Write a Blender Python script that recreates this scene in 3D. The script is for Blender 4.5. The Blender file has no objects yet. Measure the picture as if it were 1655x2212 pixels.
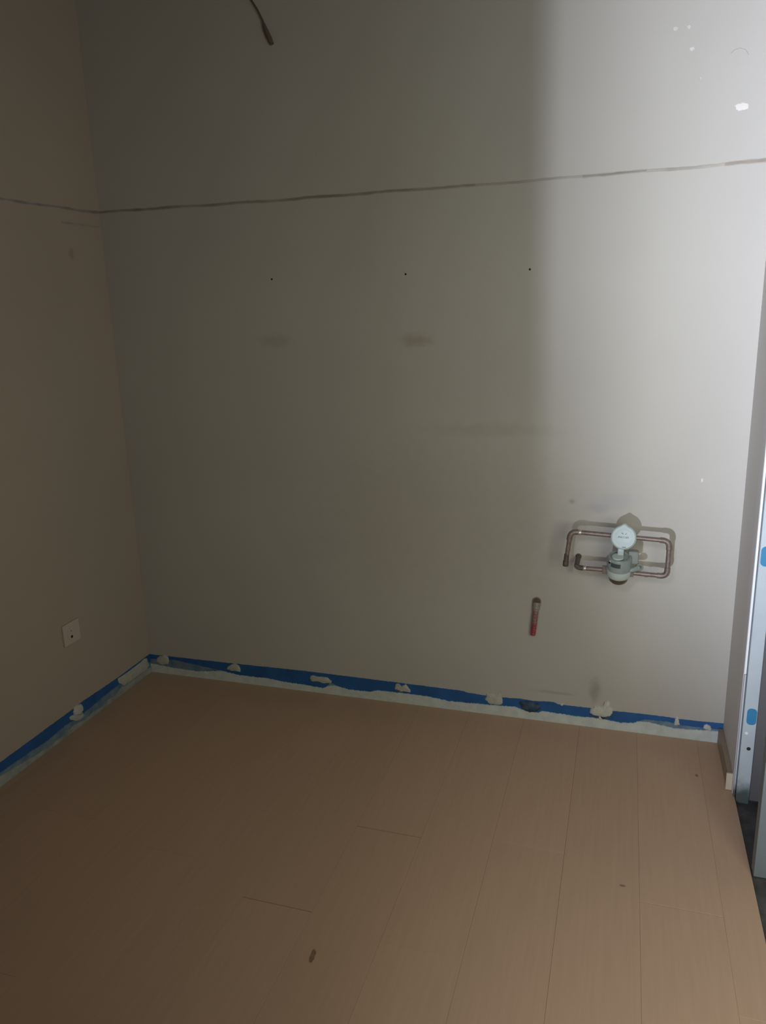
import bpy, bmesh, math, random
from mathutils import Vector, Matrix
random.seed(7)
C = bpy.context.scene.collection
S = bpy.context.scene

# ------------------------------------------------------------------ camera
cam_d = bpy.data.cameras.new('camera'); cam = bpy.data.objects.new('camera', cam_d); C.objects.link(cam)
f_px, yaw, pitch, roll = 1650.25, 0.310196, -0.252111, -0.030387
cy, sy, cp, sp = math.cos(yaw), math.sin(yaw), math.cos(pitch), math.sin(pitch)
fwd = Vector((-sy*cp, cy*cp, sp)); rt = Vector((cy, sy, 0)); up = rt.cross(fwd)
cr, sr = math.cos(roll), math.sin(roll)
r_ = rt*cr + up*sr; u_ = -rt*sr + up*cr
m = Matrix((r_, u_, -fwd)).transposed().to_4x4(); m.translation = Vector((1.9504, -2.6485, 1.5))
cam.matrix_world = m
cam_d.sensor_fit = 'VERTICAL'; cam_d.sensor_height = 36.0; cam_d.lens = 36.0*f_px/2212
cam_d.clip_start = 0.02
S.camera = cam

# ------------------------------------------------------------------ world, lights, exposure
w = bpy.data.worlds.new('world'); S.world = w; w.use_nodes = True
w.node_tree.nodes['Background'].inputs[0].default_value = (0.80, 0.86, 1.0, 1)
w.node_tree.nodes['Background'].inputs[1].default_value = 0.015

def aim(o, loc, tgt):
    o.location = loc
    o.rotation_euler = (Vector(tgt) - Vector(loc)).to_track_quat('-Z', 'Y').to_euler()

# work lamp standing low in the next room: throws the bright patch with the jamb's edge
ld = bpy.data.lights.new('work_lamp_light', 'SPOT'); ld.energy = 2000; ld.shadow_soft_size = 0.045
ld.spot_size = math.radians(70.5); ld.spot_blend = 1.0; ld.color = (0.945, 0.97, 1.06)
lo = bpy.data.objects.new('work_lamp_light', ld); C.objects.link(lo); aim(lo, (1.43, -5.0, 0.75), (4.88, 0, 2.14))
# soft light of the next room coming through the opening
ad = bpy.data.lights.new('next_room_light', 'AREA'); ad.shape = 'RECTANGLE'; ad.size = .8; ad.size_y = .8
ad.energy = 0.5; ad.color = (1.0, 0.95, 0.77)
ao = bpy.data.objects.new('next_room_light', ad); C.objects.link(ao); aim(ao, (2.1, -3.05, 1.8), (1.2, -0.6, 0.6))
# soft light of the corridor coming through the right-hand door opening
bd = bpy.data.lights.new('corridor_light', 'AREA'); bd.shape = 'RECTANGLE'; bd.size = .8; bd.size_y = .9
bd.energy = 12.5; bd.color = (1.01, 0.975, 0.735)
bo = bpy.data.objects.new('corridor_light', bd); C.objects.link(bo); aim(bo, (2.5, -2.0, 1.2), (2.25, 0, .95))
# added overhead fill, out of view beyond the opening, to brighten the floor
cd = bpy.data.lights.new('floor_fill_light', 'AREA'); cd.shape = 'DISK'; cd.size = 0.35
cd.energy = 20; cd.color = (0.94, 0.96, 1.10)
co = bpy.data.objects.new('floor_fill_light', cd); C.objects.link(co); aim(co, (1.47, -3.35, 2.25), (1.60, -1.75, 0))

S.view_settings.view_transform = 'Standard'; S.view_settings.look = 'None'
S.view_settings.gamma = 1.0; S.view_settings.use_curve_mapping = False
S.view_settings.exposure = 0.0

# ------------------------------------------------------------------ materials
def mat(name, col, rough=0.6, metal=0.0, var=0.0, vscale=8.0, col2=None, bump=0.0, bscale=300.0, spec=0.5,
        trans=0.0, stretch=(1, 1, 1), blobs=(), stretch_b=(1, 1, 1)):
    """procedural material; blobs = stains and tone patches [(x,y,z, rx,ry,rz, colour, strength)] in object space"""
    mt = bpy.data.materials.new(name); mt.use_nodes = True
    nt = mt.node_tree; N = nt.nodes; L = nt.links
    b = N['Principled BSDF']
    b.inputs['Roughness'].default_value = rough; b.inputs['Metallic'].default_value = metal
    b.inputs['Specular IOR Level'].default_value = spec
    b.inputs['Transmission Weight'].default_value = trans
    tc = N.new('ShaderNodeTexCoord')
    def noise(scale, st, det=4):
        mp = N.new('ShaderNodeMapping'); mp.inputs['Scale'].default_value = st
        L.new(tc.outputs['Object'], mp.inputs['Vector'])
        n = N.new('ShaderNodeTexNoise'); n.inputs['Scale'].default_value = scale; n.inputs['Detail'].default_value = det
        L.new(mp.outputs[0], n.inputs['Vector']); return n
    n = noise(vscale, stretch)
    cr_ = N.new('ShaderNodeValToRGB')
    cr_.color_ramp.elements[0].position = 0.32; cr_.color_ramp.elements[1].position = 0.68
    c2 = col2 if col2 else tuple(min(1, c*(1+var)) for c in col)
    c1 = col if col2 else tuple(c*(1-var) for c in col)
    cr_.color_ramp.elements[0].color = (*c1, 1); cr_.color_ramp.elements[1].color = (*c2, 1)
    L.new(n.outputs['Fac'], cr_.inputs[0])
    out = cr_.outputs[0]
    for (x, y, z, rx, ry, rz, bc, st) in blobs:
        mp = N.new('ShaderNodeMapping'); mp.vector_type = 'POINT'
        mp.inputs['Location'].default_value = (-x/rx, -y/ry, -z/rz); mp.inputs['Scale'].default_value = (1/rx, 1/ry, 1/rz)
        L.new(tc.outputs['Object'], mp.inputs['Vector'])
        n2 = noise(28, (1, 1, 1), 5)
        sub = N.new('ShaderNodeVectorMath'); sub.operation = 'MULTIPLY_ADD'
        sub.inputs[1].default_value = (1.1, 1.1, 1.1); 
        L.new(n2.outputs['Color'], sub.inputs[0])
        off = N.new('ShaderNodeVectorMath'); off.operation = 'ADD'; off.inputs[1].default_value = (-.55, -.55, -.55)
        L.new(mp.outputs[0], off.inputs[0]); L.new(off.outputs[0], sub.inputs[2])
        ln = N.new('ShaderNodeVectorMath'); ln.operation = 'LENGTH'; L.new(sub.outputs[0], ln.inputs[0])
        mr = N.new('ShaderNodeMapRange'); mr.interpolation_type = 'SMOOTHSTEP'
        mr.inputs['From Min'].default_value = 1.15; mr.inputs['From Max'].default_value = 0.2
        mr.inputs['To Min'].default_value = 0; mr.inputs['To Max'].default_value = st
        L.new(ln.outputs['Value'], mr.inputs['Value'])
        mx = N.new('ShaderNodeMix'); mx.data_type = 'RGBA'
        L.new(mr.outputs[0], mx.inputs['Factor']); L.new(out, mx.inputs['A']); mx.inputs['B'].default_value = (*bc, 1)
        out = mx.outputs['Result']
    L.new(out, b.inputs['Base Color'])
    if bump:
        nb = noise(bscale, stretch_b, 2)
        bp = N.new('ShaderNodeBump'); bp.inputs['Strength'].default_value = bump; bp.inputs['Distance'].default_value = 0.002
        L.new(nb.outputs['Fac'], bp.inputs['Height']); L.new(bp.outputs[0], b.inputs['Normal'])
    return mt

WALLC = (0.492, 0.488, 0.473)
SM = (0.27, 0.22, 0.16)
M_wall = mat('painted_wall', WALLC, 0.75, var=0.035, vscale=1.7, bump=0.12, bscale=420, spec=0.3,
             blobs=[(1.244, 0, 1.411, .07, 3, .03, SM, .38), (0.70, 0, 1.42, .09, 3, .03, SM, .22),
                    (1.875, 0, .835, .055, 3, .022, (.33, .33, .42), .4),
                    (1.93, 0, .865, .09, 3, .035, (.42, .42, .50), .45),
                    (1.79, 0, .855, .012, 3, .010, (.25, .22, .2), .5),
                    (1.893, 0, .150, .028, 3, .060, (.30, .285, .27), .6),  # shade of a plaster ridge, put into the wall colour
                    (1.75, 0, .120, .09, 3, .008, (.30, .27, .25), .4),
                    (1.50, 0, 1.10, .30, 3, .030, (.34, .32, .28), .25),
                    (1.97, 0, .675, .05, 3, .04, (.30, .29, .28), .25),
                    (1.30, 0, .75, .6, 3, .35, (.42, .385, .36), .35)])
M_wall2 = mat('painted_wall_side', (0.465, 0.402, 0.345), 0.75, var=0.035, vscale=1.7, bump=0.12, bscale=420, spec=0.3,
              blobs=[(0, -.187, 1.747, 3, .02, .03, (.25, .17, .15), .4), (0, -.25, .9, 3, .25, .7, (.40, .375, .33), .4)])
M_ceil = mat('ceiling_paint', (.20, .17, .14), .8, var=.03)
M_corr = mat('corridor_paint', (.13, .13, .135), .8, var=.05)
M_screed = mat('dark_screed', (.075, .075, .078), .9, var=.35, vscale=20, bump=.4, bscale=60)
WOOD = (0.492, 0.338, 0.242); WOOD2 = (0.518, 0.358, 0.260)
def wood(name, k):
    return mat(name, tuple(c*k for c in WOOD), 0.42, col2=tuple(c*k for c in WOOD2), vscale=9, stretch=(9, .55, 1),
               bump=.02, bscale=60, stretch_b=(12, .5, 1), spec=.35)
M_woods = [wood('laminate_oak_a', 1.0), wood('laminate_oak_b', 1.012), wood('laminate_oak_c', .988), wood('laminate_oak_d', 1.01)]
M_joint = mat('laminate_core', (.10, .065, .045), .9)
M_knot = mat('knot_stain', (.25, .16, .115), .5, var=.3, vscale=60)
M_blue = mat('blue_wall_paint', (.020, .115, .36), .5, var=.14, vscale=14, bump=.2, bscale=90)
M_navy = mat('dark_blue_grey_putty', (.045, .085, .15), .7, var=.4, vscale=60)
M_fill = mat('white_filler', (.60, .665, .68), .8, var=.08, vscale=30, bump=.5, bscale=120)
M_fill2 = mat('grey_filler', (.24, .28, .30), .8, col2=(.42, .45, .43), vscale=22, bump=.5, bscale=120)
M_thin = mat('thin_filler_over_blue', (.09, .19, .31), .8, col2=(.22, .31, .38), vscale=24, bump=.4, bscale=120)
M_dab = mat('dried_adhesive', (.50, .52, .48), .8, var=.07, vscale=60, bump=.6, bscale=90)
M_dabw = mat('plaster_dab', (.60, .62, .60), .8, var=.06, vscale=60, bump=.6, bscale=90)
M_seam = mat('seam_dirt', (.29, .275, .25), .9, var=.25, vscale=9)
M_seam2 = mat('seam_light_dirt', (.40, .385, .36), .9, var=.15, vscale=9)
M_hole = mat('hole_dark', (.03, .028, .025), .9)
M_chip = mat('white_chip', (.74, .73, .73), .8)
M_cable = mat('dark_cable', (.13, .105, .08), .9)
M_copper = mat('tarnished_copper', (.17, .135, .125), .42, metal=.35, col2=(.25, .205, .19), vscale=55, bump=.3, bscale=160)
M_coppd = mat('copper_tarnish_shade', (.075, .062, .052), .55, metal=.3, col2=(.15, .125, .11), vscale=140, bump=.4, bscale=200)  # tarnish plus the shade on the wall stub, put into the colour
M_solder = mat('solder_silver', (.50, .49, .45), .35, metal=.6, var=.15, vscale=120)
M_brass = mat('aged_brass', (.13, .115, .085), .3, metal=.75, col2=(.21, .185, .14), vscale=40)
M_whitep = mat('pale_green_white_plastic', (.46, .53, .51), .35, var=.02)
M_greyp = mat('grey_green_plastic', (.25, .30, .30), .3, var=.05, vscale=60, spec=.6)
M_latch = mat('dark_green_grey_plastic', (.15, .19, .18), .3, var=.1, vscale=60)
M_lid = mat('milky_blue_plastic', (.40, .50, .53), .35, var=.03, vscale=60)
M_lab = mat('white_lid_label', (.56, .68, .76), .5, var=.03, vscale=90)
M_print = mat('grey_print', (.12, .17, .19), .6)
M_window = mat('display_window', (.055, .075, .075), .25)
M_black = mat('black_plastic', (.01, .01, .012), .3)
M_red = mat('red_plastic', (.28, .035, .06), .45, col2=(.36, .10, .12), vscale=90, bump=.3)
M_pink = mat('pale_pink_plastic', (.24, .11, .115), .5, col2=(.29, .17, .16), vscale=110, bump=.3)
M_sleeve = mat('clear_grey_plastic', (.29, .26, .24), .35, var=.08, vscale=90)
M_socket = mat('socket_plastic', (.60, .53, .48), .4, var=.02)
M_pvc = mat('door_frame_paint', (.50, .58, .64), .4, var=.05, vscale=10,
            blobs=[(2.38, -.34, .0, .2, .3, .07, (.05, .07, .06), .9)])  # darker towards the foot of the frame
M_pvcg = mat('door_frame_grey', (.58, .57, .60), .5, var=.03, vscale=10)
M_bead = mat('white_metal_bead', (.85, .9, .95), .3)
M_gasket = mat('dark_blue_gasket', (.09, .14, .24), .6, var=.3, vscale=12)
M_tape = mat('bright_blue_sticker', (.03, .23, .46), .5, var=.04)
M_doorp = mat('grey_door_paint', (.135, .16, .17), .5, var=.06, vscale=6)
M_skirt = mat('skirting_board', (.30, .235, .175), .5, var=.04, vscale=20, stretch=(1, 1, 6))
M_cream = mat('cream_board_end', (.62, .55, .45), .6, var=.03)

# ------------------------------------------------------------------ helpers
def obj(name, bm, mt, parent=None, smooth=False):
    me = bpy.data.meshes.new(name)
    bmesh.ops.recalc_face_normals(bm, faces=bm.faces[:])
    if smooth:
        for f in bm.faces: f.smooth = True
    bm.to_mesh(me); bm.free()
    o = bpy.data.objects.new(name, me); C.objects.link(o)
    me.materials.append(mt)
    if smooth:
        try: me.set_sharp_from_angle(angle=math.radians(40))
        except Exception: pass
    if parent is not None:
        o.parent = parent; o.matrix_parent_inverse = parent.matrix_basis.inverted()
    return o
def struct(o): o['kind'] = 'structure'; return o
def thing(name, label, cat, loc, group=None):
    o = bpy.data.objects.new(name, None); C.objects.link(o); o.location = loc; o.empty_display_size = .05
    o['label'] = label; o['category'] = cat
    if group: o['group'] = group
    return o
def box(bm, x0, x1, y0, y1, z0, z1, bev=0):
    g = bmesh.ops.create_cube(bm, size=1)['verts']
    for v in g:
        v.co = Vector((x0 + (v.co.x+.5)*(x1-x0), y0 + (v.co.y+.5)*(y1-y0), z0 + (v.co.z+.5)*(z1-z0)))
    if bev:
        es = list({e for v in g for e in v.link_edges})
        bmesh.ops.bevel(bm, geom=es, offset=bev, segments=2, affect='EDGES', profile=.5)
def boxo(name, mt, x0, x1, y0, y1, z0, z1, parent=None, bev=0):
    bm = bmesh.new(); box(bm, x0, x1, y0, y1, z0, z1, bev); return obj(name, bm, mt, parent)
def tube(bm, pts, r, seg=14, cap=True):
    pts = [Vector(p) for p in pts]; rs = r if isinstance(r, (list, tuple)) else [r]*len(pts)
    t0 = (pts[1]-pts[0]).normalized(); a = t0.orthogonal().normalized(); rings = []
    for i, p in enumerate(pts):
        t = (pts[min(i+1, len(pts)-1)] - pts[max(i-1, 0)]).normalized()
        a = (a - t*a.dot(t)).normalized(); b = t.cross(a)
        rings.append([bm.verts.new(p + (a*math.cos(q) + b*math.sin(q))*rs[i]) for q in [2*math.pi*k/seg for k in range(seg)]])
    for A, B in zip(rings, rings[1:]):
        for k in range(seg): bm.faces.new((A[k], A[(k+1) % seg], B[(k+1) % seg], B[k]))
    if cap: bm.faces.new(rings[0]); bm.faces.new(rings[-1])
def lathe(bm, prof, axis=Vector((0, 0, 1)), org=Vector((0, 0, 0)), seg=40):
    axis = axis.normalized(); a = axis.orthogonal().normalized(); b = axis.cross(a); rings = []
    for r, h in prof:
        r = max(r, 1e-5)
        rings.append([bm.verts.new(org + axis*h + (a*math.cos(q)+b*math.sin(q))*r) for q in [2*math.pi*k/seg for k in range(seg)]])
    for A, B in zip(rings, rings[1:]):
        for k in range(seg): bm.faces.new((A[k], A[(k+1) % seg], B[(k+1) % seg], B[k]))
    bm.faces.new(rings[0]); bm.faces.new(rings[-1])
def bend(pts, rad, n=6):
    """polyline with rounded corners"""
    pts = [Vector(p) for p in pts]; out = [pts[0]]
    for i in range(1, len(pts)-1):
        A, B, D = pts[i-1], pts[i], pts[i+1]
        u = (A-B).normalized()*rad; v = (D-B).normalized()*rad
        for k in range(n+1):
            t = k/n; out.append((B+u)*(1-t)**2 + B*2*t*(1-t) + (B+v)*t*t)
    out.append(pts[-1]); return out
# things lying flat on a wall: back wall is y=0 (room at -y), left wall x=0 (room at +x)
def P_back(a, z, d): return Vector((a, -d, z))
def P_left(a, z, d): return Vector((d, a, z))
def lump(name, mt, outline, P, th, parent, seed=0, base=0.0):
    """low irregular relief patch: traced outline of the real patch, domed over its thickness"""
    rnd = random.Random(seed); pts = []
    n = len(outline)
    for i in range(n):
        (a, z), (b, y) = outline[i], outline[(i+1) % n]
        for k in range(4):
            t = k/4; j = .0016 if k else 0
            pts.append((a+(b-a)*t + rnd.uniform(-j, j), z+(y-z)*t + rnd.uniform(-j, j)))
    ca = sum(p[0] for p in pts)/len(pts); cz = sum(p[1] for p in pts)/len(pts)
    bm = bmesh.new(); rings = []
    for s, d in ((1, base), (.97, base+th*.45), (.85, base+th*.85), (.55, base+th), (.2, base+th*1.1)):
        rings.append([bm.verts.new(P(ca+(a-ca)*s, cz+(z-cz)*s, d*(1+rnd.uniform(-.12, .12)) if d > base else base)) for a, z in pts])
    for A, B in zip(rings, rings[1:]):
        for k in range(len(A)): bm.faces.new((A[k], A[(k+1) % len(A)], B[(k+1) % len(A)], B[k]))
    bm.faces.new(rings[0]); bm.faces.new(rings[-1])
    return obj(name, bm, mt, parent, True)
def interp(L, a):
    if a <= L[0][0]: return L[0][1]
    for (x, y), (u, v) in zip(L, L[1:]):
        if a <= u: return y + (v-y)*(a-x)/(u-x)
    return L[-1][1]
def strip(name, mt, lo, hi, a0, a1, P, th, parent, jit=.0015, step=.006, seed=1):
    """solid band on a wall between two ragged lines lo(a) and hi(a)"""
    rnd = random.Random(seed); n = int((a1-a0)/step); bm = bmesh.new(); R = []
    for i in range(n+1):
        a = a0+(a1-a0)*i/n
        l = lo if isinstance(lo, (int, float)) else interp(lo, a)
        h = (hi if isinstance(hi, (int, float)) else interp(hi, a)) + rnd.uniform(-jit, jit)
        h = max(h, l+.0008)
        R.append([bm.verts.new(P(a, l, 0)), bm.verts.new(P(a, l, th)), bm.verts.new(P(a, h-.0007, th)), bm.verts.new(P(a, h, th*.5)), bm.verts.new(P(a, h, 0))])
    for A, B in zip(R, R[1:]):
        for k in range(4): bm.faces.new((A[k], A[k+1], B[k+1], B[k]))
    bm.faces.new(R[0]); bm.faces.new(R[-1])
    return obj(name, bm, mt, parent)

# ------------------------------------------------------------------ room shell
RW = 2.334; H = 2.75
def wall(name, mt, *b): return struct(boxo(name, mt, *b))
wall_back = wall('wall_back', M_wall, -.12, RW+.12, 0, .12, -.06, H)
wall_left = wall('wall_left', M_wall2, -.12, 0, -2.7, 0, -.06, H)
wall_right = wall('wall_right', mat('painted_wall_bounce', (.61, .60, .585), .75, var=.035, vscale=1.7, bump=.12, bscale=420, spec=.3), RW, RW+.12, -.252, 0, -.06, H)  # wall paint lightened, bounced light put into its colour
wall_front = wall('wall_front', M_ceil, -.12, 1.534, -2.82, -2.7, -.06, H)
boxo('lintel', M_ceil, 1.534, 3.6, -2.82, -2.7, 2.35, H, wall_front)
boxo('spill_blocker', M_ceil, 2.20, 3.6, -2.82, -2.7, -.06, 2.35, wall_front)  # added out of view to block lamp spill into the corridor
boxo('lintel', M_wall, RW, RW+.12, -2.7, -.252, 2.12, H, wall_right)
ceiling = wall('ceiling', M_ceil, -.12, 3.6, -2.82, .12, H, H+.1)
wall_corridor = wall('wall_corridor', M_corr, 3.5, 3.6, -2.82, .12, -.06, H)
floor_corridor = wall('floor_corridor', M_screed, RW+.004, 3.5, -2.82, .0, -.06, -.012)
floor = wall('floor', M_joint, 0, RW+.004, -3.4, 0, -.06, -.009)
# laminate planks running towards the back wall, 20 cm wide, staggered butt joints
edges = [0.0, .029, .229, .430, .631, .832, 1.033, 1.234, 1.435, 1.641, 1.846, 2.048, 2.250, RW+.004]
joint0 = {0: -.3, 1: -.62, 2: -.95, 3: -.22, 4: -1.02, 5: -.41, 6: -1.125, 7: -.767, 8: -1.17, 9: -.725, 10: -1.36, 11: -.862, 12: -1.155}
PL = 1.285
for i in range(len(edges)-1):
    ys = [0.0]; y = joint0[i]
    while y > -3.4: ys.append(y); y -= PL
    ys.append(-3.4)
    for k in range(len(ys)-1):
        bm = bmesh.new(); g = .00008 if i not in (6, 7, 9, 10) else (.00022 if i == 7 else .00018)
        gx0 = 0 if i == 0 else g
        gy = .0019 if i == 7 else .0011 if i in (6, 7, 11) else .0002
        box(bm, edges[i]+gx0, edges[i+1]-g, ys[k+1]+(gy if k < len(ys)-2 else 0), ys[k]-(gy if k else 0), -.009, 0)
        bmesh.ops.bevel(bm, geom=[e for e in bm.edges if all(v.co.z > -.001 for v in e.verts)], offset=.0004, segments=1, affect='EDGES')
        obj('plank', bm, M_woods[(i*7+k*3) % 4], floor)
def disc_on_floor(name, x, y, rx, ry, ang, mt, seed):
    rnd = random.Random(seed); bm = bmesh.new(); n = 18; top = []; bot = []
    for k in range(n):
        q = 2*math.pi*k/n; s = 1+rnd.uniform(-.12, .12)
        dx, dy = rx*s*math.cos(q), ry*s*math.sin(q); X = x+dx*math.cos(ang)-dy*math.sin(ang); Y = y+dx*math.sin(ang)+dy*math.cos(ang)
        top.append(bm.verts.new((X, Y, .0003))); bot.append(bm.verts.new((X, Y, -.0005)))
    for k in range(n): bm.faces.new((top[k], top[(k+1) % n], bot[(k+1) % n], bot[k]))
    bm.faces.new(top); bm.faces.new(bot)
    o = obj(name, bm, mt, floor); return o
o = disc_on_floor('knot', 1.290, -1.256, .0065, .021, .12, M_knot, 1); o['label'] = 'dark brown oval knot in the laminate'
disc_on_floor('knot', 2.234, -.231, .005, .007, 0, M_knot, 2)
disc_on_floor('knot', 2.005, -.815, .008, .004, 0, M_knot, 3)

# ------------------------------------------------------------------ horizontal seam round the walls
def seam(parent, pts, P, segs, seed):
    """thin joint line: a shallow ridge of dirt-darkened caulk, width varies along it"""
    for (a0, a1, h0, h1, mt) in segs:
        lo = []; hi = []; n = max(4, int((a1-a0)/.02)); rnd = random.Random(seed)
        for i in range(n+1):
            a = a0+(a1-a0)*i/n; z = interp(pts, a) + .0012*math.sin(a*23)+rnd.uniform(-.0006, .0006)
            hw = (h0+(h1-h0)*i/n)*(1+rnd.uniform(-.15, .15))
            lo.append((a, z-hw)); hi.append((a, z+hw))
        strip('seam_line', mt, lo, hi, a0, a1, P, .0010, parent, jit=.0003, step=.01, seed=seed)
        strip('seam_line', M_seam2, [(a, z-.0028) for a, z in lo], [(a, z+.0024) for a, z in hi], a0, a1, P, .0004, parent, jit=.0006, step=.01, seed=seed+1)
SB = [(0, 1.911), (.177, 1.910), (.656, 1.904), (.922, 1.903), (1.189, 1.903), (1.41, 1.901), (1.657, 1.901), (1.848, 1.903), (2.089, 1.902), (2.334, 1.906)]
SL = [(-2.7, 1.86), (-.5, 1.898), (-.377, 1.901), (-.265, 1.904), (-.144, 1.905), (0, 1.911)]
seam(wall_back, SB, P_back, [(0, .75, .0030, .0032, M_seam), (.75, 1.45, .0034, .0026, M_seam), (1.45, 1.79, .0018, .0012, M_seam2),
                             (1.79, 1.98, .0030, .0020, M_seam), (1.98, 2.20, .0024, .0020, M_seam2), (2.20, 2.334, .0036, .0044, M_seam)], 3)
seam(wall_left, SL, P_left, [(-2.7, -.25, .0032, .0032, M_seam), (-.25, 0, .0032, .0040, M_seam)], 4)
seam(wall_left, [(-.225, 1.853), (0, 1.859)], P_left, [(-.22, -.004, .0016, .0012, M_seam2)], 5)

# screw holes, chips and marks on the back wall
def spot(name, x, z, rx, rz, mt, seed, th=.0012):
    rnd = random.Random(seed)
    return lump(name, mt, [(x+rx*math.cos(q)*(1+rnd.uniform(-.2, .2)), z+rz*math.sin(q)*(1+rnd.uniform(-.2, .2))) for q in [2*math.pi*k/9 for k in range(9)]], P_back, th, wall_back, seed)
for i, (x, z) in enumerate([(.704, 1.638), (1.209, 1.634), (1.632, 1.631)]):
    bm = bmesh.new(); lathe(bm, [(.0018, 0), (.0036, 0), (.0032, .0012), (.0020, .0012), (.0018, .0003), (.0001, .0003)], Vector((0, -1, 0)), Vector((x, 0, z)), 14)
    obj('screw_hole', bm, M_hole, wall_back)
spot('plaster_chip', 2.233, 2.056, .019, .011, M_chip, 11)
for i, (x, z, r) in enumerate([(2.039, 2.281, .0065), (2.076, 2.281, .006), (2.088, 2.224, .006), (2.116, 2.144, .004)]):
    spot('plaster_chip', x, z, r, r, M_dabw if i < 3 else M_dabw, 20+i)
spot('plaster_chip', 2.204, .946, .0035, .0075, M_chip, 31)
bm = bmesh.new()
tube(bm, [(2.194, -.0004, 2.199), (2.203, -.0004, 2.207), (2.217, -.0004, 2.210), (2.232, -.0004, 2.204), (2.241, -.0004, 2.190)], .0007, 6)
obj('scratch', bm, M_seam2, wall_back)

# ------------------------------------------------------------------ bare strip along the walls where the skirting was taken off
base = struct(bpy.data.objects.new('baseboard_back', None)); C.objects.link(base)
bt = [(0, .082), (.362, .084), (.75, .089), (1.12, .086), (1.403, .083), (1.425, .078), (1.463, .077), (1.495, .074), (1.56, .076), (1.629, .079), (1.67, .076),
      (1.75, .082), (1.765, .074), (1.784, .074), (1.809, .075), (1.88, .075), (1.96, .074), (2.025, .076), (2.12, .076), (2.17, .075), (2.188, .073), (2.334, .076)]
wt = [(0, .040), (.111, .030), (.235, .028), (.358, .044), (.438, .034), (.571, .035), (.64, .028), (.716, .027), (.821, .022), (.84, .034), (.866, .041), (.932, .030),
      (1.025, .031), (1.054, .042), (1.142, .043), (1.268, .042), (1.347, .033), (1.468, .037), (1.56, .041), (1.605, .043), (1.629, .036), (1.692, .030), (1.705, .038), (1.723, .039),
      (1.843, .035), (1.915, .039), (1.99, .031), (2.036, .037), (2.049, .045), (2.09, .048), (2.122, .042), (2.172, .036), (2.225, .038), (2.278, .043), (2.334, .046)]
strip('blue_paint_band', M_blue, 0.0, bt, .0, RW, P_back, .001, base, jit=.0008, seed=3)
strip('white_filler_strip', M_fill, 0.0, wt, .0, RW-.004, P_back, .005, base, jit=.0014, step=.004, seed=4)
strip('thin_filler_smear', M_thin, .02, [(.0, .060), (.05, .062), (.12, .068), (.2, .060), (.28, .052), (.36, .044), (.40, .03)], .0, .40, P_back, .0022, base, jit=.0012, step=.004, seed=5)
strip('thin_filler_smear', M_thin, .02, [(.84, .03), (.85, .050), (.875, .044), (.9, .03)], .84, .90, P_back, .003, base, jit=.001, step=.004, seed=6)
strip('thin_filler_smear', M_thin, .02, [(2.05, .045), (2.07, .055), (2.15, .058), (2.19, .050), (2.25, .05), (2.32, .052)], 2.05, 2.325, P_back, .0022, base, jit=.0012, step=.004, seed=8)
OUT = {
 'A': [(.031, .05), (.035, .064), (.052, .08), (.073, .086), (.092, .082), (.098, .065), (.094, .045), (.059, .037)],
 'B': [(.379, .054), (.384, .067), (.402, .079), (.422, .085), (.441, .077), (.446, .062), (.444, .05), (.407, .05)],
 'Cc': [(.762, .058), (.766, .07), (.779, .075), (.794, .072), (.831, .072), (.844, .072), (.86, .059), (.858, .049), (.83, .044), (.793, .049), (.77, .046)],
 'D': [(1.127, .055), (1.132, .077), (1.143, .085), (1.153, .076), (1.159, .072), (1.174, .084), (1.184, .073), (1.194, .058), (1.193, .05), (1.166, .051), (1.152, .047), (1.142, .053)],
 'E': [(1.489, .058), (1.494, .068), (1.495, .086), (1.517, .088), (1.528, .086), (1.546, .09), (1.557, .073), (1.559, .058), (1.555, .046), (1.533, .041), (1.506, .043)],
 'G': [(1.881, .054), (1.881, .07), (1.894, .085), (1.913, .089), (1.927, .092), (1.931, .108), (1.94, .115), (1.949, .106), (1.952, .09), (1.96, .081), (1.961, .065), (1.952, .051), (1.929, .045), (1.91, .047), (1.891, .048)],
 'Hh': [(2.172, .047), (2.174, .068), (2.176, .083), (2.183, .085), (2.188, .07), (2.192, .05)],
 'I': [(2.269, .05), (2.272, .061), (2.28, .067), (2.29, .063), (2.297, .053), (2.295, .043), (2.284, .045), (2.277, .047)]}
for i, (k, v) in enumerate(OUT.items()):
    lump('adhesive_dab', M_dabw if k in ('G', 'I', 'Hh') else M_dab, v, P_back, .009 if k == 'G' else .006, base, 40+i)
o = lump('adhesive_dab', M_navy, [(1.621, .065), (1.626, .07), (1.66, .073), (1.691, .07), (1.702, .06), (1.698, .044), (1.682, .032), (1.661, .027), (1.64, .034), (1.629, .047)], P_back, .010, base, 60)
o['label'] = 'dark blue grey dab hanging over the white filler'
lump('putty_crumb', M_dabw, [(1.772, .077), (1.777, .081), (1.785, .078), (1.783, .073), (1.776, .072)], P_back, .005, base, 61)
lump('dark_gap', M_navy, [(1.875, .050), (1.89, .046), (1.93, .043), (1.952, .049), (1.965, .047), (1.93, .036), (1.90, .038)], P_back, .0055, base, 62)
lump('filler_curl', M_chip, [(1.912, .046), (1.916, .048), (1.926, .038), (1.922, .036)], P_back, .012, base, 63)

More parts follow.
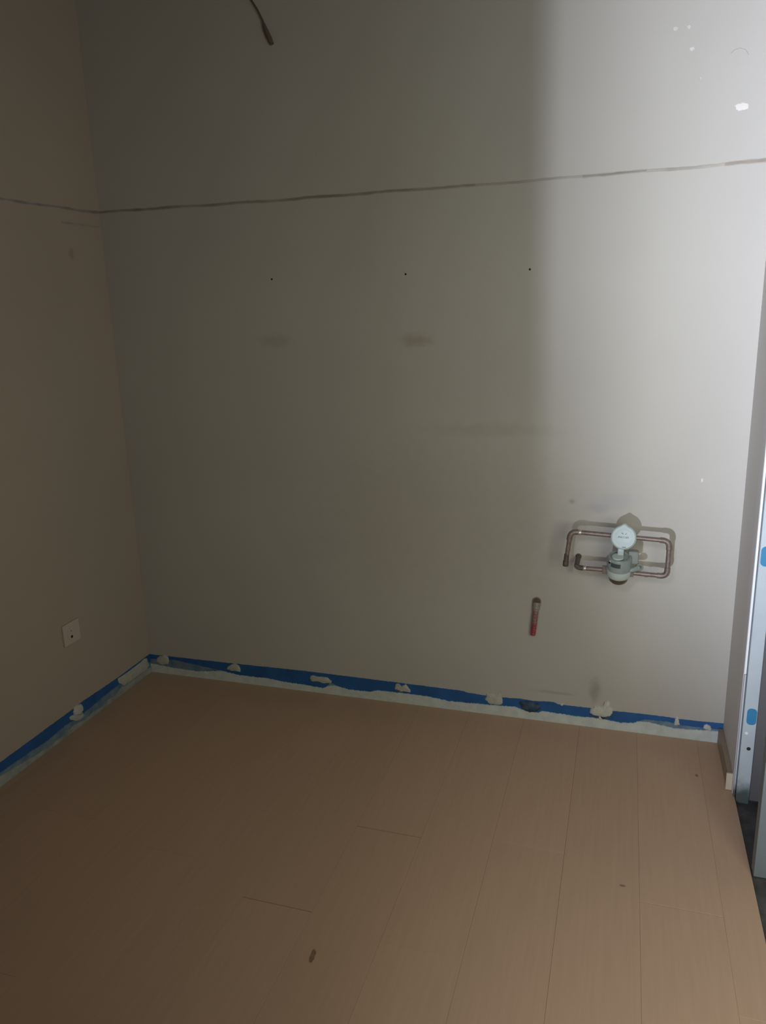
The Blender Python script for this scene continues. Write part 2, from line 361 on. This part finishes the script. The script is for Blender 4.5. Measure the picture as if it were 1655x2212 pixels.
basel = struct(bpy.data.objects.new('baseboard_left', None)); C.objects.link(basel)
strip('blue_paint_band', M_blue, 0.0, [(-2.7, .08), (-.869, .081), (-.517, .084), (-.449, .087), (-.231, .080), (0, .083)], -2.7, 0, P_left, .001, basel, jit=.0008, seed=13)
ltop = [(-2.7, .047), (-.876, .047), (-.78, .044), (-.653, .036), (-.552, .043), (-.459, .037), (-.313, .047), (-.22, .048), (-.15, .05), (0, .048)]
llow = [(-2.7, .03), (-1.0, .038), (-.88, .036), (-.80, .028), (-.73, .018), (-.65, .013), (-.56, .016), (-.518, .022), (-.45, .012), (-.40, .018), (-.356, .012), (-.30, .022), (-.272, .016), (-.22, .03), (-.15, .022), (0, .026)]
strip('thin_filler_smear', M_thin, 0.0, ltop, -2.7, -.006, P_left, .0025, basel, jit=.0014, step=.005, seed=14)
strip('grey_filler_strip', M_fill2, 0.0, llow, -2.7, -.006, P_left, .005, basel, jit=.0016, step=.005, seed=15)
lump('adhesive_dab', M_dabw, [(-.507, .071), (-.5, .087), (-.48, .089), (-.461, .082), (-.453, .069), (-.455, .052), (-.478, .045), (-.505, .058)], P_left, .008, basel, 70)
lump('adhesive_dab', M_dab, [(-.53, .061), (-.515, .064), (-.478, .045), (-.458, .046), (-.451, .027), (-.469, .022), (-.501, .03), (-.527, .05)], P_left, .007, basel, 71)
o = lump('adhesive_dab', M_dab, [(-.231, .077), (-.17, .074), (-.092, .076), (-.045, .080), (-.022, .073), (-.012, .035), (-.032, .022), (-.10, .024), (-.2, .027), (-.23, .058)], P_left, .006, basel, 72)
o['label'] = 'long dried adhesive patch beside the corner'

# ------------------------------------------------------------------ right stub: skirting and door frame
baser = struct(boxo('baseboard_right', M_skirt, RW-.016, RW, -.285, -.006, 0, .058, None, .0015))
boxo('board_end', M_cream, RW-.020, RW+.0005, -.292, -.285, .002, .060, baser, .001)
fr = struct(bpy.data.objects.new('door_1', None)); C.objects.link(fr)
def dpart(name, mt, b, bev=0, label=None):
    o = boxo(name, mt, *b, fr, bev)
    if label: o['label'] = label
    return o
dpart('frame_casing', M_pvcg, (RW-.002, RW+.10, -.306, -.252, -.012, 2.12), .002, 'grey casing face of the door frame')
dpart('gasket', M_gasket, (RW+.001, RW+.008, -.312, -.306, -.012, 2.11))
bead = dpart('metal_bead', M_bead, (RW-.003, RW+.004, -.322, -.312, .42, 2.11), .002, 'shiny white bead along the frame edge')
dpart('metal_bead', M_pvc, (RW-.001, RW+.004, -.322, -.312, -.012, .419), .001)
jamb = dpart('jamb', M_pvc, (RW+.006, RW+.043, -.334, -.306, -.012, 2.12), .0015, 'pale blue white inner face of the door frame')
dpart('frame_return', mat('frame_dark_return', (.13, .13, .135), .7),  (RW+.043, RW+.10, -.312, -.306, -.012, 2.12))
dpart('frame_casing', M_pvcg, (RW-.002, RW+.10, -2.25, -2.2, -.012, 2.12), .002)
def sticker(x0, x1, z0, z1):
    bm = bmesh.new(); r = (x1-x0)*.42; pts = []
    for cx, cz, a0 in ((x1-r, z1-r, 0), (x0+r, z1-r, 90), (x0+r, z0+r, 180), (x1-r, z0+r, 270)):
        for k in range(6): q = math.radians(a0+k*18); pts.append((cx+r*math.cos(q), cz+r*math.sin(q)))
    A = [bm.verts.new((x, -.3352, z)) for x, z in pts]; B = [bm.verts.new((x, -.334, z)) for x, z in pts]
    bm.faces.new(A); bm.faces.new(B)
    for k in range(len(A)): bm.faces.new((A[k], A[(k+1) % len(A)], B[(k+1) % len(A)], B[k]))
    o = obj('blue_sticker', bm, M_tape, jamb); return o
sticker(RW+.014, RW+.041, .262, .316); sticker(RW+.009, RW+.040, .768, .828)
bm = bmesh.new(); lathe(bm, [(.005, 0), (.0045, .0012), (.0001, .0018)], Vector((0, -1, 0)), Vector((2.352, -.334, .232)), 14)
obj('screw_head', bm, M_bead, jamb)
bm = bmesh.new(); lathe(bm, [(.006, 0), (.0055, .0006), (.0001, .0006)], Vector((0, -1, 0)), Vector((2.362, -.334, .180)), 14)
obj('screw_hole', bm, M_hole, jamb)
# door leaf standing open beyond the threshold
leaf = struct(boxo('door_2', M_doorp, RW+.006, RW+.80, -.70, -.66, .010, 2.05, None, .002))
boxo('raised_panel', M_doorp, RW+.12, RW+.70, -.664, -.656, .15, .95, leaf, .003)
boxo('raised_panel', M_doorp, RW+.12, RW+.70, -.664, -.656, 1.1, 1.9, leaf, .003)
bm = bmesh.new(); box(bm, RW+.018, RW+.034, -.668, -.652, .225, .285, .004)
o = obj('hinge', bm, mat('rusty_red_hinge', (.16, .075, .075), .6, var=.2), leaf)

# ------------------------------------------------------------------ things on the walls
# wall socket
sock = thing('wall_socket', 'square off-white wall socket low on the left wall', 'socket', (0, -.46, .345))
boxo('plate', M_socket, 0, .009, -.505, -.418, .337, .421, sock, .003)
bm = bmesh.new()
lathe(bm, [(.0001, .003), (.019, .003), (.0195, .0095), (.027, .0105), (.028, .0085), (.028, .002)], Vector((1, 0, 0)), Vector((0, -.4615, .379)), 32)
obj('socket_well', bm, M_socket, sock, True)
for dz, r in ((-.013, .0050), (.0095, .0016)):
    bm = bmesh.new(); lathe(bm, [(r, .0), (r, .0108), (.0001, .0108)], Vector((1, 0, 0)), Vector((0, -.466, .379+dz)), 14)
    obj('pin_hole', bm, M_hole, sock)

# cable end hanging down the back wall near the top of the photo
cab = thing('loose_cable', 'dark cable end drooping down the upper back wall', 'cable', (.75, -.01, 2.39))
pts = [(.62, 0.01, 2.62), (.66, -.010, 2.585), (.695, -.014, 2.535), (.722, -.016, 2.495), (.740, -.016, 2.458), (.748, -.014, 2.428), (.764, -.010, 2.390)]
bm = bmesh.new(); tube(bm, bend(pts, .012, 4), .0032, 10); obj('cord', bm, M_cable, cab, True)
bm = bmesh.new(); tube(bm, [(.741, -.0155, 2.452), (.747, -.0145, 2.432), (.757, -.0125, 2.408), (.764, -.010, 2.390)], [.0045, .0075, .0085, .0070], 14)
obj('taped_end', bm, M_cable, cab, True)

# red pipe stub poking out of the back wall
stub = thing('pipe_stub', 'red and pink plastic pipe stub hanging out of the back wall', 'pipe', (1.679, 0, .478))
bm = bmesh.new(); tube(bm, [(1.6785, .01, .4765), (1.6785, -.006, .4765)], [.0165, .0165], 20)
o = obj('collar', bm, M_sleeve, stub, True)
bm = bmesh.new(); lathe(bm, [(.0138, 0), (.0138, .0008), (.0001, .0008)], Vector((0, -1, 0)), Vector((1.6785, -.006, .4775)), 20)
obj('hole', bm, mat('hole_grey', (.12, .10, .08), .9, var=.3, vscale=80), stub)
path = bend([(1.6785, -.004, .468), (1.678, -.016, .452), (1.6745, -.020, .41), (1.669, -.020, .352)], .012, 5)
def seg_tube(t0, t1, name, mt, r0, r1, ribs, cap=True):
    bm = bmesh.new(); n = 26; P = []; Rr = []
    L = [0]
    for a, b in zip(path, path[1:]): L.append(L[-1]+(b-a).length)
    for i in range(n+1):
        s = (t0+(t1-t0)*i/n)*L[-1]
        k = max(j for j in range(len(L)-1) if L[j] <= s+1e-9); f = (s-L[k])/max(L[k+1]-L[k], 1e-9)
        P.append(path[k].lerp(path[k+1], min(f, 1))); Rr.append((r0+(r1-r0)*i/n)*(1+(.07*math.sin(i/n*ribs*2*math.pi))))
    tube(bm, P, Rr, 16); return obj(name, bm, mt, stub, True)
seg_tube(0, .22, 'clear_sleeve', M_sleeve, .0150, .0115, 2)
seg_tube(.17, .66, 'pink_tube', M_pink, .0100, .0098, 5)
o = seg_tube(.64, 1.0, 'red_tube', M_red, .0098, .0088, 5); o['label'] = 'deep red lower end'

# ------------------------------------------------------------------ water meter on its copper pipe loop
met = thing('water_meter', 'water meter with flipped-up round lid on a copper pipe loop', 'meter', (1.956, -.12, .62))
D = -.12
def pipe(pts, r=.0078, mt=M_copper, name='copper_pipe', rad=.02):
    bm = bmesh.new(); tube(bm, bend(pts, rad, 7) if len(pts) > 2 else pts, r, 16); return obj(name, bm, mt, met, True)
xr, zt_l, zt_r = 2.108, .781, .7665
zl_r, zl_l = .6455, .6555
pipe([(1.993, D, .650), (xr, D, zl_r), (xr+.001, D, zt_r), (1.797, D, zt_l), (1.784, D+.002, .664)], rad=.022)
pipe([(1.925, D, .6535), (1.8195, D, zl_l), (1.8195, .01, zl_l+.002)], rad=.016)
pipe([(1.8195, D+.025, zl_l+.0005), (1.8195, .008, zl_l+.002)], .0084, M_coppd)
# fittings: elbows and solder rings are slightly fatter sleeves
def sleeve(a, b, r=.0093, mt=M_copper, name='pipe_fitting'):
    bm = bmesh.new(); a = Vector(a); b = Vector(b); d = (b-a)
    tube(bm, [a, a+d*.12, b-d*.12, b], [r*.93, r, r, r*.93], 16); return obj(name, bm, mt, met, True)
def elbow(c, a, b, r=.0095, mt=M_copper):
    c, a, b = Vector(c), Vector(a), Vector(b)
    bm = bmesh.new(); tube(bm, bend([c+(a-c).normalized()*.030, c, c+(b-c).normalized()*.030], .022, 8), r, 16)
    return obj('elbow', bm, mt, met, True)
elbow((xr, D, zl_r), (1.993, D, .65), (xr, D, .8)); elbow((xr+.001, D, zt_r), (xr, D, .6), (1.8, D, zt_l))
elbow((1.797, D, zt_l), (2.1, D, zt_r), (1.784, D, .664)); elbow((1.8195, D, zl_l), (1.925, D, .6535), (1.8195, 0, zl_l), .0088, M_coppd)
sleeve((1.822, D, .7797), (1.832, D, .7793), .0099, M_solder, 'solder_ring')
sleeve((1.842, D, .6552), (1.852, D, .6550), .0095, M_solder, 'solder_ring')
o = pipe([(1.7870, D+.0008, .700), (1.784, D+.002, .664)], .0084, M_coppd); 
sleeve((1.7846, D+.0015, .676), (1.7835, D+.002, .658), .0098, M_coppd, 'end_cap')
bm = bmesh.new(); box(bm, 2.038, 2.050, D-.004, D+.004, .6385, .6425, .001); obj('solder_drip', bm, M_copper, met)
bm = bmesh.new(); lathe(bm, [(.0078, 0), (.0108, 0), (.0104, .001), (.0085, .0015)], Vector((0, -1, 0)), Vector((1.8195, -.0, zl_l+.002)), 18)
obj('wall_rosette', bm, M_coppd, met)
# hexagonal union nuts
def nut(x0, x1, z, r, mt):
    bm = bmesh.new(); tube(bm, [(x0, D, z), (x0+(x1-x0)*.15, D, z), (x1-(x1-x0)*.15, D, z), (x1, D, z)], [r*.9, r, r, r*.9], 6)
    return obj('union_nut', bm, mt, met)
M_nut = mat('dull_nickel_nut', (.30, .27, .26), .4, metal=.5, var=.12, vscale=60)
nut(1.904, 1.922, .6545, .0165, M_nut); nut(1.991, 2.004, .6485, .0145, M_nut)
# body: leans slightly towards the room
AX = Vector((.02, -.24, 1)).normalized(); O = Vector((1.956, D-.004, .6185))
bm = bmesh.new(); lathe(bm, [(.0001, -.004), (.014, -.003), (.0240, .0005), (.0295, .007), (.0330, .020), (.034, .034)], AX, O, 44)
obj('brass_body', bm, M_brass, met, True)
bm = bmesh.new(); lathe(bm, [(.030, .0235), (.0345, .023), (.0372, .028), (.0392, .036), (.0400, .046), (.0400, .052), (.030, .052)], AX, O, 44)
obj('white_collar', bm, M_whitep, met, True)
bm = bmesh.new(); lathe(bm, [(.030, .052), (.0385, .052), (.0392, .056), (.0378, .092), (.0360, .097), (.030, .0975), (.0295, .094), (.0001, .094)], AX, O, 44)
reg = obj('register_housing', bm, M_greyp, met, True)
# clear cover cylinder part towards the right with a latch arm
bm = bmesh.new(); box(bm, 1.984, 2.017, D-.016, D+.014, .684, .728, .006); obj('side_pod', bm, mat('clear_side_pod', (.235, .265, .262), .65, var=.04, vscale=40), met, True)
bm = bmesh.new(); tube(bm, bend([(1.980, D-.030, .664), (2.000, D-.024, .668), (2.017, D-.010, .672)], .01, 4), [.0065, .007, .0075, .0085, .009, .0095, .010][:len(bend([(0,0,0),(1,0,0),(1,1,0)], .01, 4))], 12)
obj('latch_arm', bm, M_greyp, met, True)
bm = bmesh.new(); lathe(bm, [(.0055, 0), (.0118, 0), (.0125, .003), (.0125, .009), (.0115, .011), (.0060, .011), (.0055, .007), (.0001, .007)], Vector((.25, -1, .35)), Vector((2.019, D-.004, .672)), 20)
lat = obj('latch', bm, M_latch, met, True)
bm = bmesh.new(); lathe(bm, [(.0062, .0105), (.0062, .0114), (.0001, .0114)], Vector((.25, -1, .35)), Vector((2.019, D-.004, .672)), 14)
obj('latch_hole', bm, M_window, lat)
# display window wrapped on the front of the register
def patch(name, mt, a0, a1, h0, h1, r, parent, th=.0008):
    b1 = (Vector((0, -1, 0)) - AX*Vector((0, -1, 0)).dot(AX)).normalized(); b2 = AX.cross(b1)
    bm = bmesh.new(); R = []
    for i in range(9):
        q = math.radians(a0+(a1-a0)*i/8); d = b1*math.cos(q)+b2*math.sin(q)
        R.append([bm.verts.new(O+AX*h+d*rr) for h, rr in ((h0, r-.001), (h0, r+th), (h1, r+th), (h1, r-.001))])
    for A, B in zip(R, R[1:]):
        for k in range(4): bm.faces.new((A[k], A[(k+1) % 4], B[(k+1) % 4], B[k]))
    bm.faces.new(R[0]); bm.faces.new(R[-1]); return obj(name, bm, mt, parent)
patch('display_window', M_window, -42, 6, .073, .088, .0384, reg)
patch('seal', M_black, -56, -48, .082, .089, .0387, reg, .002)
patch('seal_glint', M_chip, -52, -46, .0895, .092, .0385, reg, .002)  # white glint beside the seal, painted as a raised patch
# white hinge cap on top, its lit highlight put into the colour
bm = bmesh.new(); lathe(bm, [(.0001, .0), (.017, 0), (.019, .002), (.018, .006), (.0001, .0065)], AX, O+AX*.094+Vector((-.006, -.010, 0)), 28)
obj('register_cap', bm, M_whitep, met, True)
# flipped-up lid: disc with a rounded tab on top, toothed lower rim, facing the room
LC = Vector((1.9665, -.147, .7775)); LN = Vector((-.02, -1, .20)).normalized()
LU = (Vector((0.03, 0, 1)) - LN*Vector((0.03, 0, 1)).dot(LN)).normalized(); LR = LU.cross(LN)*-1
def lid_outline(R, tab=True):
    pts = []
    for k in range(96):
        q = 2*math.pi*k/96; a = math.degrees(q)
        r = R
        d = abs(a-90)
        if tab and d < 21: r = R + .0060*(.5+.5*math.cos(math.pi*d/21))
        if 255 < a < 345: r += .0006*(1 if (k//1) % 2 else -1)
        pts.append((r*math.cos(q), r*math.sin(q)))
    return pts
bm = bmesh.new(); rings = []
for s, h, in ((.90, -.010), (1.0, -.009), (1.0, -.001), (.985, .0012), (.93, .0022), (.90, .0012), (.89, .0004)):
    rings.append([bm.verts.new(LC + LR*(x*s) + LU*(y*s) + LN*h) for x, y in lid_outline(.0400)])
for A, B in zip(rings, rings[1:]):
    for k in range(96): bm.faces.new((A[k], A[(k+1) % 96], B[(k+1) % 96], B[k]))
bm.faces.new(rings[0]); bm.faces.new(rings[-1])
lid = obj('lid', bm, M_lid, met, True)
LO = LC + LR*(-.001) + LU*(.001)
bm = bmesh.new(); lathe(bm, [(.0265, .0), (.0265, .0014), (.0255, .0018), (.0001, .0018)], LN, LO, 44)
lab = obj('round_label', bm, M_lab, lid, True)
def stroke(x0, y0, x1, y1, wd):
    a = LO+LR*x0+LU*y0+LN*.0018; b = LO+LR*x1+LU*y1+LN*.0018; t = (b-a).normalized(); n = LN.cross(t)*wd
    bm = bmesh.new(); q = [a-n, a+n, b+n, b-n]
    A = [bm.verts.new(v) for v in q]; B = [bm.verts.new(v+LN*.0005) for v in q]
    bm.faces.new(A); bm.faces.new(B)
    for k in range(4): bm.faces.new((A[k], A[(k+1) % 4], B[(k+1) % 4], B[k]))
    obj('printed_mark', bm, M_print, lab)
stroke(-.0080, .0135, -.0032, .0088, .0008); stroke(.0020, .0098, .0085, .0140, .0010)
for k in range(8):
    x = -.0135 + k*.0042
    stroke(x, .0028, x, -.0030, .0005)
    stroke(x, .0028 if k % 2 else -.0030, x+.0022, -.0030 if k % 3 else .0028, .0005)
o2 = LC + LU*(-.0315) + LR*(-.004) + LN*.0012
bm = bmesh.new(); A = []; B = []
for x, y in ((-.0065, -.001), (-.005, .0013), (.006, .0003), (.0065, -.0016)):
    A.append(bm.verts.new(o2+LR*x+LU*y)); B.append(bm.verts.new(o2+LR*x+LU*y+LN*.001))
bm.faces.new(A); bm.faces.new(B)
for k in range(4): bm.faces.new((A[k], A[(k+1) % 4], B[(k+1) % 4], B[k]))
obj('lid_slot', bm, M_print, lid)
bm = bmesh.new(); box(bm, 1.950, 1.970, -.149, -.128, .712, .742, .003); obj('hinge', bm, M_lid, met, True)
